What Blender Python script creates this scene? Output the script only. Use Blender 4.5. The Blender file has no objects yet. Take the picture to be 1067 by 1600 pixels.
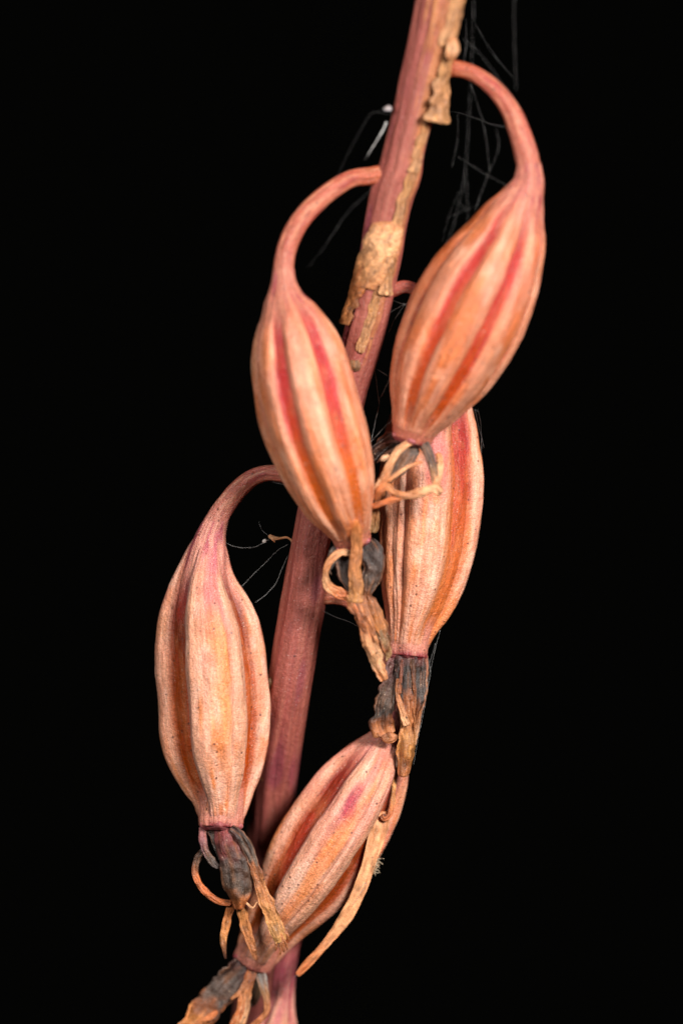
import bpy, math
import numpy as np

# ------------------------------------------------------------------ camera, world, light
S = 0.045e-3            # metres per photo pixel in the plane of the stalk
D = 0.30                # camera distance (m)
sc = bpy.context.scene
cam = bpy.data.cameras.new('camera'); camo = bpy.data.objects.new('camera', cam)
sc.collection.objects.link(camo)
camo.location = (0, -D, 0); camo.rotation_euler = (math.radians(90), 0, 0)
cam.lens = 100; cam.sensor_fit = 'VERTICAL'; cam.sensor_height = 100*1600*S/D; cam.sensor_width = 36
cam.clip_start = 0.005; cam.clip_end = 50
cam.dof.use_dof = True; cam.dof.focus_distance = D - 42*S; cam.dof.aperture_fstop = 7.5
sc.camera = camo
w = bpy.data.worlds.new('World'); sc.world = w; w.use_nodes = True
bg = w.node_tree.nodes['Background']; bg.inputs[0].default_value = (0.0012, 0.0012, 0.001, 1); bg.inputs[1].default_value = 1
sc.view_settings.view_transform = 'Standard'; sc.view_settings.look = 'None'
sc.view_settings.exposure = 0; sc.view_settings.gamma = 1; sc.view_settings.use_curve_mapping = False

def flash(name, loc, size, watts, col):           # diffused macro flash heads
    l = bpy.data.lights.new(name, 'AREA'); l.shape = 'RECTANGLE'; l.size = size[0]; l.size_y = size[1]
    l.energy = watts; l.color = col
    o = bpy.data.objects.new(name, l); sc.collection.objects.link(o)
    o.location = loc
    from mathutils import Vector
    o.rotation_euler = (Vector((0, 0, -0.004)) - Vector(loc)).to_track_quat('-Z', 'Y').to_euler()
flash('flash_head', (0.100, -0.175, 0.072), (0.055, 0.05), 0.90, (1, .95, .91))
flash('flash_head', (-0.100, -0.165, 0.055), (0.06, 0.05), 0.22, (1, .97, .94))

# ------------------------------------------------------------------ helpers
rng = np.random.default_rng(7)
def P(px, py, d):
    """photo pixel + depth (pixels toward the camera) -> world point"""
    y = -np.asarray(d, float)*S; k = (D + y)/D
    return np.stack([(np.asarray(px, float)-533.5)*S*k, y+0*np.asarray(px, float), (800-np.asarray(py, float))*S*k], -1)

def lin(c):
    c = np.asarray(c, float)/255.
    return np.where(c <= .04045, c/12.92, ((c+.055)/1.055)**2.4)

_lat = rng.random((64, 64, 64))
def noise(x, y, z=0.0):
    """smooth value noise, -1..1, vectorised"""
    x, y, z = np.broadcast_arrays(np.asarray(x, float), np.asarray(y, float), np.asarray(z, float))
    xi, yi, zi = np.floor(x).astype(int), np.floor(y).astype(int), np.floor(z).astype(int)
    fx, fy, fz = x-xi, y-yi, z-zi
    fx, fy, fz = [f*f*(3-2*f) for f in (fx, fy, fz)]
    r = 0
    for a in (0, 1):
        for b in (0, 1):
            for c in (0, 1):
                wt = (fx if a else 1-fx)*(fy if b else 1-fy)*(fz if c else 1-fz)
                r = r + wt*_lat[(xi+a) & 63, (yi+b) & 63, (zi+c) & 63]
    return r*2-1

def ss(a, b, x):
    t = np.clip((np.asarray(x, float)-a)/(b-a), 0, 1); return t*t*(3-2*t)

def curve(pts, n):
    """smooth curve through control rows, evenly resampled; first two columns give the length"""
    p = np.asarray(pts, float)
    u = np.r_[0, np.cumsum(np.maximum(np.linalg.norm(np.diff(p[:, :3], axis=0), axis=1), 1e-6))]
    m = np.zeros_like(p); dlt = np.diff(p, axis=0)/np.diff(u)[:, None]
    m[0] = dlt[0]; m[-1] = dlt[-1]
    h = np.diff(u)
    m[1:-1] = (dlt[:-1]*h[1:, None] + dlt[1:]*h[:-1, None])/(h[1:]+h[:-1])[:, None]
    q = np.linspace(0, u[-1], n); i = np.clip(np.searchsorted(u, q, 'right')-1, 0, len(u)-2)
    t = ((q-u[i])/h[i])[:, None]; hh = h[i][:, None]
    return ((2*t**3-3*t**2+1)*p[i] + (t**3-2*t**2+t)*hh*m[i] + (-2*t**3+3*t**2)*p[i+1] + (t**3-t**2)*hh*m[i+1])

def frames(C):
    T = np.gradient(C, axis=0); T /= np.linalg.norm(T, axis=1)[:, None]
    f = np.array([0, -1., 0]) - T*(T @ np.array([0, -1., 0]))[:, None]
    f /= np.maximum(np.linalg.norm(f, axis=1)[:, None], 1e-6)
    return T, f, np.cross(f, T)

def grid_mesh(name, V, col, mat, parent, origin, cap=True, fib=None):
    """V: n x m x 3 closed rings -> one closed mesh object with vertex colours"""
    n, m, _ = V.shape
    verts = V.reshape(-1, 3); cols = col.reshape(-1, 3)
    i = np.arange(n-1)[:, None]*m; j = np.arange(m)[None, :]; j2 = (j+1) % m
    q = np.stack([i+j, i+j2, i+m+j2, i+m+j], -1).reshape(-1, 4)
    tris = np.zeros((0, 3), int)
    if cap:
        a, b = len(verts), len(verts)+1
        verts = np.vstack([verts, V[0].mean(0), V[-1].mean(0)]); cols = np.vstack([cols, cols[:m].mean(0), cols[-m:].mean(0)])
        jj = np.arange(m); k2 = (jj+1) % m
        tris = np.vstack([np.stack([k2, jj, np.full(m, a)], -1), np.stack([(n-1)*m+jj, (n-1)*m+k2, np.full(m, b)], -1)])
    me = bpy.data.meshes.new(name)
    me.vertices.add(len(verts)); me.vertices.foreach_set('co', (verts-np.asarray(origin)).astype(np.float32).ravel())
    nl = q.size+tris.size
    me.loops.add(nl); me.loops.foreach_set('vertex_index', np.r_[q.ravel(), tris.ravel()].astype(np.int32))
    npoly = len(q)+len(tris); me.polygons.add(npoly)
    me.polygons.foreach_set('loop_start', np.r_[np.arange(len(q))*4, len(q)*4+np.arange(len(tris))*3].astype(np.int32))
    me.update(calc_edges=True); me.validate()
    me.polygons.foreach_set('use_smooth', np.ones(len(me.polygons), bool))
    ca = me.color_attributes.new('col', 'FLOAT_COLOR', 'POINT')
    ca.data.foreach_set('color', np.c_[np.clip(cols, 0, 1), np.ones(len(cols))].astype(np.float32).ravel())
    if fib is None: fib = np.zeros(V.shape)
    fb = np.asarray(fib, float).reshape(-1, 3)
    if cap: fb = np.vstack([fb, fb[:m].mean(0), fb[-m:].mean(0)])
    fa = me.attributes.new('fib', 'FLOAT_VECTOR', 'POINT'); fa.data.foreach_set('vector', fb.astype(np.float32).ravel())
    me.materials.append(mat)
    import bmesh
    bm = bmesh.new(); bm.from_mesh(me); bmesh.ops.recalc_face_normals(bm, faces=bm.faces); bm.to_mesh(me); bm.free()
    o = bpy.data.objects.new(name, me); sc.collection.objects.link(o)
    place(o, origin, parent)
    return o

def place(o, origin, parent):
    org = np.asarray(origin, float)
    o['_w'] = [float(x) for x in org]
    if parent is not None:
        o.parent = parent; o.location = org - np.asarray(list(parent['_w']))
    else:
        o.location = org

def empty(name, origin, label, cat, group=None):
    o = bpy.data.objects.new(name, None); sc.collection.objects.link(o); o.empty_display_size = .004
    place(o, origin, None); o['label'] = label; o['category'] = cat
    if group: o['group'] = group
    return o

def ramp(t, stops):
    xs = [s[0] for s in stops]; cs = np.array([lin(s[1]) for s in stops])
    return np.stack([np.interp(t, xs, cs[:, k]) for k in range(3)], -1)

def mixc(a, b, f):
    return a*(1-f[..., None]) + b*f[..., None]

# ------------------------------------------------------------------ materials
def new_mat(name):
    m = bpy.data.materials.new(name); m.use_nodes = True
    nt = m.node_tree; b = nt.nodes['Principled BSDF']
    return m, nt, b
def N(nt, t, **kw):
    n = nt.nodes.new(t)
    for k, v in kw.items(): setattr(n, k, v)
    return n
def coords(nt, scale=(1, 1, 1)):
    tc = N(nt, 'ShaderNodeTexCoord'); mp = N(nt, 'ShaderNodeMapping')
    mp.inputs['Scale'].default_value = [s/S for s in scale]          # texture space in photo pixels
    nt.links.new(tc.outputs['Object'], mp.inputs['Vector']); return mp.outputs['Vector']
def tex_noise(nt, v, scale, detail=3, rough=.6):
    n = N(nt, 'ShaderNodeTexNoise'); n.inputs['Scale'].default_value = scale
    n.inputs['Detail'].default_value = detail; n.inputs['Roughness'].default_value = rough
    nt.links.new(v, n.inputs['Vector']); return n.outputs['Fac']
def maprange(nt, v, a, b, c, d):
    n = N(nt, 'ShaderNodeMapRange'); nt.links.new(v, n.inputs[0])
    for i, x in zip((1, 2, 3, 4), (a, b, c, d)): n.inputs[i].default_value = x
    return n.outputs[0]
def mix(nt, fac, a, b, blend='MIX'):
    n = N(nt, 'ShaderNodeMix', data_type='RGBA', blend_type=blend)
    if isinstance(fac, (int, float)): n.inputs[0].default_value = fac
    else: nt.links.new(fac, n.inputs[0])
    for i, x in ((6, a), (7, b)):
        if isinstance(x, tuple): n.inputs[i].default_value = (*x, 1)
        else: nt.links.new(x, n.inputs[i])
    return n.outputs[2]

def skin_material(name, sss, bump, rough, spec, fibre=.3, sat=1.0, speck=(.10, .03, .02), speck_amount=.16, pale=(.75, .6, .5), grain=.24):
    m, nt, b = new_mat(name)
    at = N(nt, 'ShaderNodeAttribute', attribute_name='col')
    v = coords(nt)
    big = tex_noise(nt, v, .035, 4)
    fine = tex_noise(nt, v, .45, 3, .7)
    c = mix(nt, maprange(nt, big, .3, .7, 0, 1), mix(nt, 1.0, at.outputs['Color'], (.86, .80, .78), 'MULTIPLY'), mix(nt, 1.0, at.outputs['Color'], (1.08, 1.08, 1.05), 'MULTIPLY'))
    g = maprange(nt, fine, .35, .68, 1-grain, 1+grain)
    gm = N(nt, 'ShaderNodeVectorMath', operation='SCALE'); nt.links.new(c, gm.inputs[0]); nt.links.new(g, gm.inputs['Scale'])
    c = gm.outputs[0]
    fa = N(nt, 'ShaderNodeAttribute', attribute_name='fib')
    strand = tex_noise(nt, fa.outputs['Vector'], 1.0, 3, .65)
    gs = maprange(nt, strand, .3, .7, 1-fibre, 1+fibre*.8)
    gm2 = N(nt, 'ShaderNodeVectorMath', operation='SCALE'); nt.links.new(c, gm2.inputs[0]); nt.links.new(gs, gm2.inputs['Scale'])
    c = gm2.outputs[0]
    # tiny dark dots of the dry skin
    vo = N(nt, 'ShaderNodeTexVoronoi'); vo.inputs['Scale'].default_value = .075; nt.links.new(v, vo.inputs['Vector'])
    dot = maprange(nt, vo.outputs['Distance'], .10, .18, 1, 0)
    sel = N(nt, 'ShaderNodeSeparateColor'); nt.links.new(vo.outputs['Color'], sel.inputs[0])
    pick = maprange(nt, sel.outputs[0], 1-speck_amount-.02, 1-speck_amount, 0, .85)
    mu = N(nt, 'ShaderNodeMath', operation='MULTIPLY'); nt.links.new(dot, mu.inputs[0]); nt.links.new(pick, mu.inputs[1])
    c = mix(nt, mu.outputs[0], c, speck)
    # tiny pale grains, which also paint glitter into the colour
    vo2 = N(nt, 'ShaderNodeTexVoronoi'); vo2.inputs['Scale'].default_value = .24; nt.links.new(v, vo2.inputs['Vector'])
    dot2 = maprange(nt, vo2.outputs['Distance'], .10, .24, .75, 0)
    sel2 = N(nt, 'ShaderNodeSeparateColor'); nt.links.new(vo2.outputs['Color'], sel2.inputs[0])
    pick2 = maprange(nt, sel2.outputs[1], .80, .84, 0, 1)
    mu2 = N(nt, 'ShaderNodeMath', operation='MULTIPLY'); nt.links.new(dot2, mu2.inputs[0]); nt.links.new(pick2, mu2.inputs[1])
    c = mix(nt, mu2.outputs[0], c, pale)
    hs = N(nt, 'ShaderNodeHueSaturation'); hs.inputs['Saturation'].default_value = sat; nt.links.new(c, hs.inputs['Color'])
    nt.links.new(hs.outputs[0], b.inputs['Base Color'])
    b.inputs['Roughness'].default_value = rough; b.inputs['Specular IOR Level'].default_value = spec
    if sss:
        b.inputs['Subsurface Weight'].default_value = sss
        b.inputs['Subsurface Radius'].default_value = (1, .38, .18); b.inputs['Subsurface Scale'].default_value = 9*S
    bp = N(nt, 'ShaderNodeBump'); bp.inputs['Strength'].default_value = bump; bp.inputs['Distance'].default_value = 1.4*S
    nt.links.new(fine, bp.inputs['Height']); 
    bp2 = N(nt, 'ShaderNodeBump'); bp2.inputs['Strength'].default_value = bump*.55; bp2.inputs['Distance'].default_value = 5*S
    nt.links.new(tex_noise(nt, v, .12, 3), bp2.inputs['Height']); nt.links.new(bp.outputs[0], bp2.inputs['Normal'])
    bp3 = N(nt, 'ShaderNodeBump'); bp3.inputs['Strength'].default_value = min(1, fibre*1.6); bp3.inputs['Distance'].default_value = 2.5*S
    nt.links.new(strand, bp3.inputs['Height']); nt.links.new(bp2.outputs[0], bp3.inputs['Normal'])
    nt.links.new(bp3.outputs[0], b.inputs['Normal'])
    rr = maprange(nt, tex_noise(nt, v, .2, 2), .3, .7, rough-.12, rough+.15); nt.links.new(rr, b.inputs['Roughness'])
    return m
SKIN = skin_material('capsule_skin', .18, 1.0, .33, .5, sat=1.04, fibre=.26, speck_amount=.36, grain=.3)
STEM = skin_material('stem_skin', .10, .8, .48, .4, fibre=.22,  speck=(.05, .015, .012), speck_amount=.05, pale=(.6, .42, .38))
DRY = skin_material('dried_tissue', 0, .9, .42, .5, fibre=.36,  speck=(.03, .015, .008), speck_amount=.12, pale=(.6, .44, .3), grain=.26)
PAPER = skin_material('papery_tissue', 0, .5, .5, .4, fibre=.14, speck=(.2, .1, .05), speck_amount=.08, pale=(.75, .5, .34), grain=.14)
m, nt, b = new_mat('spider_silk'); b.inputs['Base Color'].default_value = (.36, .35, .34, 1); b.inputs['Roughness'].default_value = .35
SILK = m

# ------------------------------------------------------------------ the stalk
PEACH, TAN, LAV = (238, 174, 146), (218, 160, 132), (200, 156, 148)
PINK, RED, ORANGE, BROWN = (206, 128, 122), (190, 70, 62), (212, 122, 66), (170, 84, 48)
MAUVE = (176, 96, 98)

def stemd(y): return .22*(900-y) - .32*np.maximum(0, np.asarray(y, float)-1080) + .16*np.maximum(0, np.asarray(y, float)-1330)
stem_pts = [(716, -110, 36), (700, -60, 36), (687, 0, 35), (670, 80, 34), (660, 120, 33), (646, 180, 31), (631, 240, 31), (625, 270, 33), (614, 300, 33),
            (603, 350, 32), (595, 400, 32), (587, 440, 32), (575, 500, 32), (562, 550, 31), (546, 600, 31), (530, 660, 31), (513, 720, 31), (498, 790, 31),
            (484, 860, 30), (477, 925, 34), (473, 950, 34), (464, 1000, 34), (455, 1060, 34), (440, 1150, 35), (428, 1230, 36), (423, 1300, 36), (418, 1400, 36), (410, 1500, 36),
            (400, 1600, 36), (388, 1740, 36)]
base = P(388, 1740, stemd(1740))
PLANT = empty('orchid_fruit_stalk', base, 'leaning purple-red orchid stalk hung with ribbed peach-coloured seed capsules', 'plant')

def build_stem():
    c = curve([(x, y, stemd(y), h) for x, y, h in stem_pts], 520)
    C = P(c[:, 0], c[:, 1], c[:, 2]); T, F, R = frames(C)
    m = 96; th = np.linspace(0, 2*np.pi, m, endpoint=False)
    hw = c[:, 3][:, None]; y = c[:, 1][:, None]; t = th[None, :]
    lat = np.cos(t)*3, np.sin(t)*3
    rad = hw*(1 + .035*np.cos(5*t+.6+y*.0012) + .018*np.cos(11*t+1+y*.002) + .03*noise(lat[0], lat[1], y/120) + .016*noise(lat[0]*3, lat[1]*3, y/60))
    deg = np.degrees((t+np.pi) % (2*np.pi)-np.pi)
    st2 = noise(np.cos(t)*22+5, np.sin(t)*22, y/90)
    cen = 34 + 10*noise(y/90, 3.3) - 16*ss(300, 520, y); wid = 22*(1-ss(420, 590, y)) + 24*(1-ss(90, 190, y)) + 1
    tan = ss(1.15, .6, np.abs(deg-cen)/wid + .5*st2 + .35*noise(np.cos(t)*8, np.sin(t)*8, y/22))*(1-ss(540, 600, y))
    rad = rad + tan*(1.0+1.6*noise(np.cos(t)*12, np.sin(t)*12, y/14))
    rad = rad + .7*noise(np.cos(t)*14, np.sin(t)*14, y/45)
    V = C[:, None] + (rad*S)[..., None]*(np.sin(t)[..., None]*R[:, None] + np.cos(t)[..., None]*F[:, None])
    col = np.broadcast_to(lin((160, 86, 76)), V.shape).copy()
    st = noise(np.cos(t)*9, np.sin(t)*9, y/160); st2 = noise(np.cos(t)*22+5, np.sin(t)*22, y/90)
    col = mixc(col, lin((140, 64, 64)), np.clip(.5*st+.15, 0, 1)*.8)
    col = mixc(col, lin((172, 110, 92)), np.clip(-.6*st+.3*st2, 0, 1)*.8)
    col = mixc(col, lin((128, 52, 74)), ss(.2, .7, noise(np.cos(t)*2+9, np.sin(t)*2, y/70))*.6)
    # dried tan skin down one flank of the upper stalk
    col = mixc(col, mixc(np.broadcast_to(lin((190, 126, 78)), V.shape), lin((140, 78, 46)), np.clip(.5+.7*st2, 0, 1)), tan*.9)
    col = mixc(col, lin((140, 84, 66)), (1-ss(.0, .5, np.abs(noise(np.cos(t)*1.5, np.sin(t)*1.5, y/200))))*.3+0*y)
    fib = np.stack([np.cos(t)*12+0*y, np.sin(t)*12+0*y, y/40+0*t], -1)
    return grid_mesh('stem', V, col, STEM, PLANT, base, fib=fib)
STEM_O = build_stem()
STEM_O['label'] = 'purple-red stalk with a dried tan streak'

# ------------------------------------------------------------------ capsules
def tube(name, pts, mat, parent, colf, n=120, m=40, ridges=0.03, origin=None):
    c = curve(pts, n); C = P(c[:, 0], c[:, 1], c[:, 2]); T, F, R = frames(C)
    t = np.linspace(0, 2*np.pi, m, endpoint=False)[None, :]; u = np.linspace(0, 1, n)[:, None]
    L = np.arange(n)[:, None]*(np.linalg.norm(C[1]-C[0])/S)
    rad = c[:, 3][:, None]*(1 + ridges*np.cos(6*t) + ridges*noise(np.cos(t)*4+pts[0][0], np.sin(t)*4, L/25) + .5*ridges*noise(np.cos(t)*9, np.sin(t)*9, L/12))
    V = C[:, None] + (rad*S)[..., None]*(np.sin(t)[..., None]*R[:, None] + np.cos(t)[..., None]*F[:, None])
    col = colf(t+0*u, u+0*t, L+0*t)
    fib = np.stack([np.cos(t)*5+0*L, np.sin(t)*5+0*L, L/30+0*t], -1)
    return grid_mesh(name, V, col, mat, parent, C[0] if origin is None else origin, fib=fib)

def pedicel_col(t, u, L):
    n1 = noise(np.cos(t)*5, np.sin(t)*5+L[0, 0], L/40)
    col = np.broadcast_to(lin((190, 112, 96)), t.shape+(3,)).copy()
    col = mixc(col, lin((212, 152, 128)), ss(-.1, .5, n1)*.8)
    col = mixc(col, lin((164, 72, 80)), ss(.0, .8, noise(np.cos(t)*5+3, np.sin(t)*5, L/18))*.7)
    col = mixc(col, lin((176, 96, 56)), (1-ss(0, .35, u))*.6)
    return col

def capsule(name, ped, body, ribs, depth, seed, label, stripes=(), core=((0, RED), (.5, ORANGE), (1, ORANGE)), pinkness=.6, ped_dark=0.0, twist=0, n=240, neckc=(200, 134, 120), falloff_tint=(1, 1, 1)):
    """ped/body: (px, py, d, half width).  ribs: (angle0, angle1, height, power) around the axis, 0 deg facing the lens"""
    c = curve(body, n); C = P(c[:, 0], c[:, 1], c[:, 2]); T, F, R = frames(C)
    u = np.linspace(0, 1, n)[:, None]; W = c[:, 3][:, None]
    L = np.arange(n)[:, None]*(np.linalg.norm(C[1]-C[0])/S)
    env = ss(.03, .28, u)*(1-ss(.87, 1.0, u))
    org = C[0]
    def surf(rad, t): return C[:, None] + (rad*S)[..., None]*(np.sin(t)[..., None]*R[:, None] + np.cos(t)[..., None]*F[:, None])
    def wob(t, k=1): return k*(.018*W*noise(np.cos(t)*2+seed, np.sin(t)*2, L/50) + .8*noise(np.cos(t)*18+seed, np.sin(t)*18, L/60) + .5*noise(np.cos(t)*30, np.sin(t)*30+seed, L/16))
    ends_pink = lambda: (1-ss(.05, .34, u))*.75 + ss(.93, .995, u)*.6
    # body: the floor of the grooves, neck and foot
    m = 120; t = np.linspace(0, 2*np.pi, m, endpoint=False)[None, :]
    rad = W*(1-depth*env) + wob(t) + (1-env)*W*.03*np.cos(6*t)
    col = ramp(u+0*t, core)
    col = mixc(col, lin((214, 138, 98)), ss(.0, .55, noise(np.cos(t)*6+seed, np.sin(t)*6, L/24))*.32)
    col = mixc(col, lin(RED), ss(.0, .6, noise(np.cos(t)*4+seed, np.sin(t)*4, L/45))*.5*(1-ss(.5, .9, u)))
    col = mixc(col, lin(BROWN), ss(.1, .6, noise(np.cos(t)*7-seed, np.sin(t)*7, L/80))*.4)
    def neck(a):
        c_ = mixc(np.broadcast_to(lin(neckc), (a+0*L).shape+(3,)), lin((166, 70, 92)), ss(.0, .7, noise(np.cos(a)*8+seed, np.sin(a)*8, L/26))*.75)
        return mixc(c_, lin((224, 164, 146)), ss(.1, .6, noise(np.cos(a)*6-seed, np.sin(a)*6, L/60))*.6)
    col = mixc(col, neck(t), (1-ss(.12, .30, u))+0*t)
    col = mixc(col, lin((206, 136, 118)), ss(.84, .93, u)+0*t)
    col = mixc(col, lin((140, 48, 62)), ss(.975, 1.0, u)*(.3+.6*ss(-.3, .3, noise(np.cos(t)*3, np.sin(t)*3, seed)))+0*t)
    fb = lambda a: np.stack([np.cos(a)*22+seed+0*L, np.sin(a)*22+0*L, L/45+0*a], -1)
    col = col*np.array(falloff_tint)
    cap = grid_mesh('seed_capsule', surf(rad, t), col, SKIN, PLANT, org, fib=fb(t)); cap['label'] = label
    # ribs / valves proud of the grooves; each flank is soft (runs out into the groove) or sharp (overhangs it)
    corec = lambda A: mixc(ramp(u+0*A, core), lin((214, 138, 98)), ss(.0, .55, noise(np.cos(A)*6+seed, np.sin(A)*6, L/24))*.32)
    for k, rib in enumerate(ribs):
        (a0, a1, hgt, fl, fr), seam, pk = rib[:5], (rib[5] if len(rib) > 5 else None), (rib[6] if len(rib) > 6 else 0)
        mu = 44; mb = 8
        uu = np.sin(np.linspace(-np.pi/2, np.pi/2, mu))*.6 + np.linspace(-1, 1, mu)*.4
        wav = np.radians(1.3)*noise(L/55, k*3.1+seed) + np.radians(.5)*noise(L/14, k*7.7+seed)
        nar = .8+.2*ss(.0, .3, u)
        nar = nar*(1 - .12*ss(.8, 1, u))
        ac, ah = math.radians((a0+a1)/2), math.radians((a1-a0)/2)
        tt = ac + wav + np.radians(twist)*(u-.5) + ah*nar*uu[None, :]
        pw = {'soft': 2.0, 'mid': 3.2, 'sharp': 5.0}; bs = {'soft': -.04, 'mid': .12, 'sharp': .42}
        left = uu < pk; au = np.where(left, (pk-uu)/(1+pk), (uu-pk)/(1-pk))
        def flank(f):
            if f == 'soft': return 1-1.05*ss(.34, .9, au)
            if f == 'scoop': return 1-1.06*ss(.0, .54, au)
            return bs[f]+(1-bs[f])*(1-au**pw[f])
        hl, hr = flank(fl), flank(fr)
        prof = np.where(left, hl, hr)[None, :]
        prof = prof*(1+.09*noise(uu[None, :]*2.2+seed+k, L/70)) + .035*noise(uu[None, :]*6+seed+k, L/110)
        if seam is not None: prof = prof - .16*np.exp(-((uu[None, :]-seam-.02*noise(L/20, k))/.05)**2)
        cr = W*(1-depth*env)
        out = cr + env*depth*W*hgt*prof - (1-ss(0, .3, env))*(.05*W+1) + wob(tt)
        tb = tt[:, ::-1][:, np.linspace(0, mu-1, mb).astype(int)]
        rb = np.broadcast_to(cr*.86 - (1-env)*.1*W, tb.shape)
        A = np.concatenate([tt, tb], 1); RR = np.concatenate([out, rb], 1)
        PR = np.concatenate([prof+0*u, 0*tb], 1)
        U = np.concatenate([au, np.ones(mb)])[None, :] + 0*u
        Us = np.concatenate([uu, np.linspace(1, -1, mb)])[None, :] + 0*u
        fib = noise(np.cos(A)*26+seed, np.sin(A)*26, L/110); fib2 = noise(np.cos(A)*9+seed, np.sin(A)*9, L/60)
        col = np.broadcast_to(lin(PEACH), A.shape+(3,)).copy()
        col = mixc(col, lin((232, 140, 88)), ss(-.05, .6, fib2)*.85)
        col = mixc(col, lin((242, 190, 166)), ss(.1, .7, -fib2)*.7)
        col = mixc(col, lin((194, 120, 92)), ss(.0, .6, fib)*.5)
        col = mixc(col, lin((206, 140, 104)), ss(.05, .6, noise(np.cos(A)*5+seed+8, np.sin(A)*5, L/28))*.45)
        col = mixc(col, lin((248, 206, 184)), ss(.25, .6, noise(np.cos(A)*7+seed+3, np.sin(A)*7, L/34))*.45)
        col = mixc(col, lin(TAN), ss(.5, .85, U)*.7)
        shp = np.where(Us < 0, fl == 'sharp', fr == 'sharp')
        col = mixc(col, lin(LAV), ss(.72, .95, U)*.6*shp)
        if seam is not None:
            col = mixc(col, lin((176, 108, 74)), .75*np.exp(-((Us-seam-.02*noise(L/20, k))/.045)**2)*ss(-.5, .3, fib2))
            col = mixc(col, lin((212, 160, 132)), .6*ss(seam, seam+.15, Us))
        col = mixc(col, corec(A), (1-ss(.02, .55, PR+.12*fib))*env)
        col = mixc(col, lin(PINK), ss(-.1, .5, noise(np.cos(A)*3+seed, np.sin(A)*3, L/60))*pinkness*(1-ss(.2, .7, u)))
        col = mixc(col, neck(A), np.clip(1-ss(.06, .28, u)+.15*fib2*(1-ss(.3, .5, u)), 0, 1))
        col = mixc(col, lin((196, 116, 112)), ss(.93, .995, u)*.6+0*A)
        for (rk, u0, wd, t0, t1, cc, amt) in stripes:
            if rk == k:
                col = mixc(col, lin(cc), np.clip(amt*ss(1, .35, np.abs(Us-u0-.08*noise(L/30, k))/wd + .3*fib)*ss(t0-.08, t0+.06, u)*(1-ss(t1-.1, t1+.1, u))*(.7+.3*ss(-.5, .3, noise(A*3, L/25))), 0, .95))
        v = grid_mesh('valve', surf(RR, A), col*np.array(falloff_tint), SKIN, cap, org, fib=fb(A))
    if ped is not None:
        def pc(t, u, L):
            c_ = pedicel_col(t, u, L)
            c_ = mixc(c_, lin((150, 66, 66)), np.full(t.shape, ped_dark))
            return mixc(c_, lin(neckc), ss(.6, 1, u)*.7)*np.array(falloff_tint)
        tube('pedicel', ped, SKIN, cap, pc, n=160, m=48)
    # foot collar
    e = body[-1]; e0 = body[-2]
    v = np.array([e[0]-e0[0], e[1]-e0[1], e[2]-e0[2]], float); v /= np.linalg.norm(v)
    q = [(e[0]+v[0]*s, e[1]+v[1]*s, e[2]+v[2]*s, e[3]*f) for s, f in ((-8, .88), (-4, .97), (-1, .98), (2, .92), (6, .74))]
    tube('collar', q, SKIN, cap, lambda t, u, L: mixc(np.broadcast_to(lin((178, 104, 106)), t.shape+(3,)), lin((136, 60, 64)), ss(-.2, .5, noise(np.cos(t)*5+seed, np.sin(t)*5, L/4))), n=24, m=64, ridges=.10)
    return cap

back = [(112, 152, 1, 'mid', 'mid'), (166, 206, 1, 'mid', 'mid'), (218, 252, 1, 'mid', 'mid')]
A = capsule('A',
    [(690, 106, 168, 15), (712, 107, 172, 13), (735, 113, 178, 12), (770, 137, 184, 13), (797, 172, 186, 15), (813, 212, 184, 17), (824, 252, 180, 18.5), (827, 272, 177, 18)],
    [(826, 254, 180, 18), (825, 285, 176, 25), (815, 312, 173, 35), (803, 340, 170, 49), (790, 375, 166, 63), (768, 420, 160, 79), (742, 472, 153, 88), (718, 520, 146, 88),
     (697, 562, 138, 82), (678, 600, 130, 70), (662, 635, 122, 54), (650, 662, 116, 39), (644, 680, 112, 33), (641, 688, 111, 31)],
    [(-66, -23, .85, 'mid', 'soft'), (-23, 25, 1, 'soft', 'soft'), (25, 67, 1, 'soft', 'sharp'), (73, 108, 1.0, 'mid', 'mid'), (-118, -66, 1.25, 'mid', 'mid'), (116, 152, 1, 'mid', 'mid'), (164, 222, 1, 'mid', 'mid')], .115, 3.1,
    'seed capsule on the long arched pedicel below the tan stem flap, overlapping another capsule',
    stripes=[(1, .85, .3, .3, .66, (188, 56, 60), .9), (2, -.95, .3, .3, .7, (190, 58, 60), .85), (0, .9, .5, .2, .62, (186, 54, 50), .9), (4, 0, 3, .05, .6, (190, 108, 62), .85)],
    core=((0, (196, 110, 104)), (.3, (184, 50, 52)), (.6, (202, 76, 46)), (1, (206, 112, 62))), pinkness=.4, falloff_tint=(.82, .70, .64))  # darker skin colour stands in for the weaker flash on this upper capsule
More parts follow.
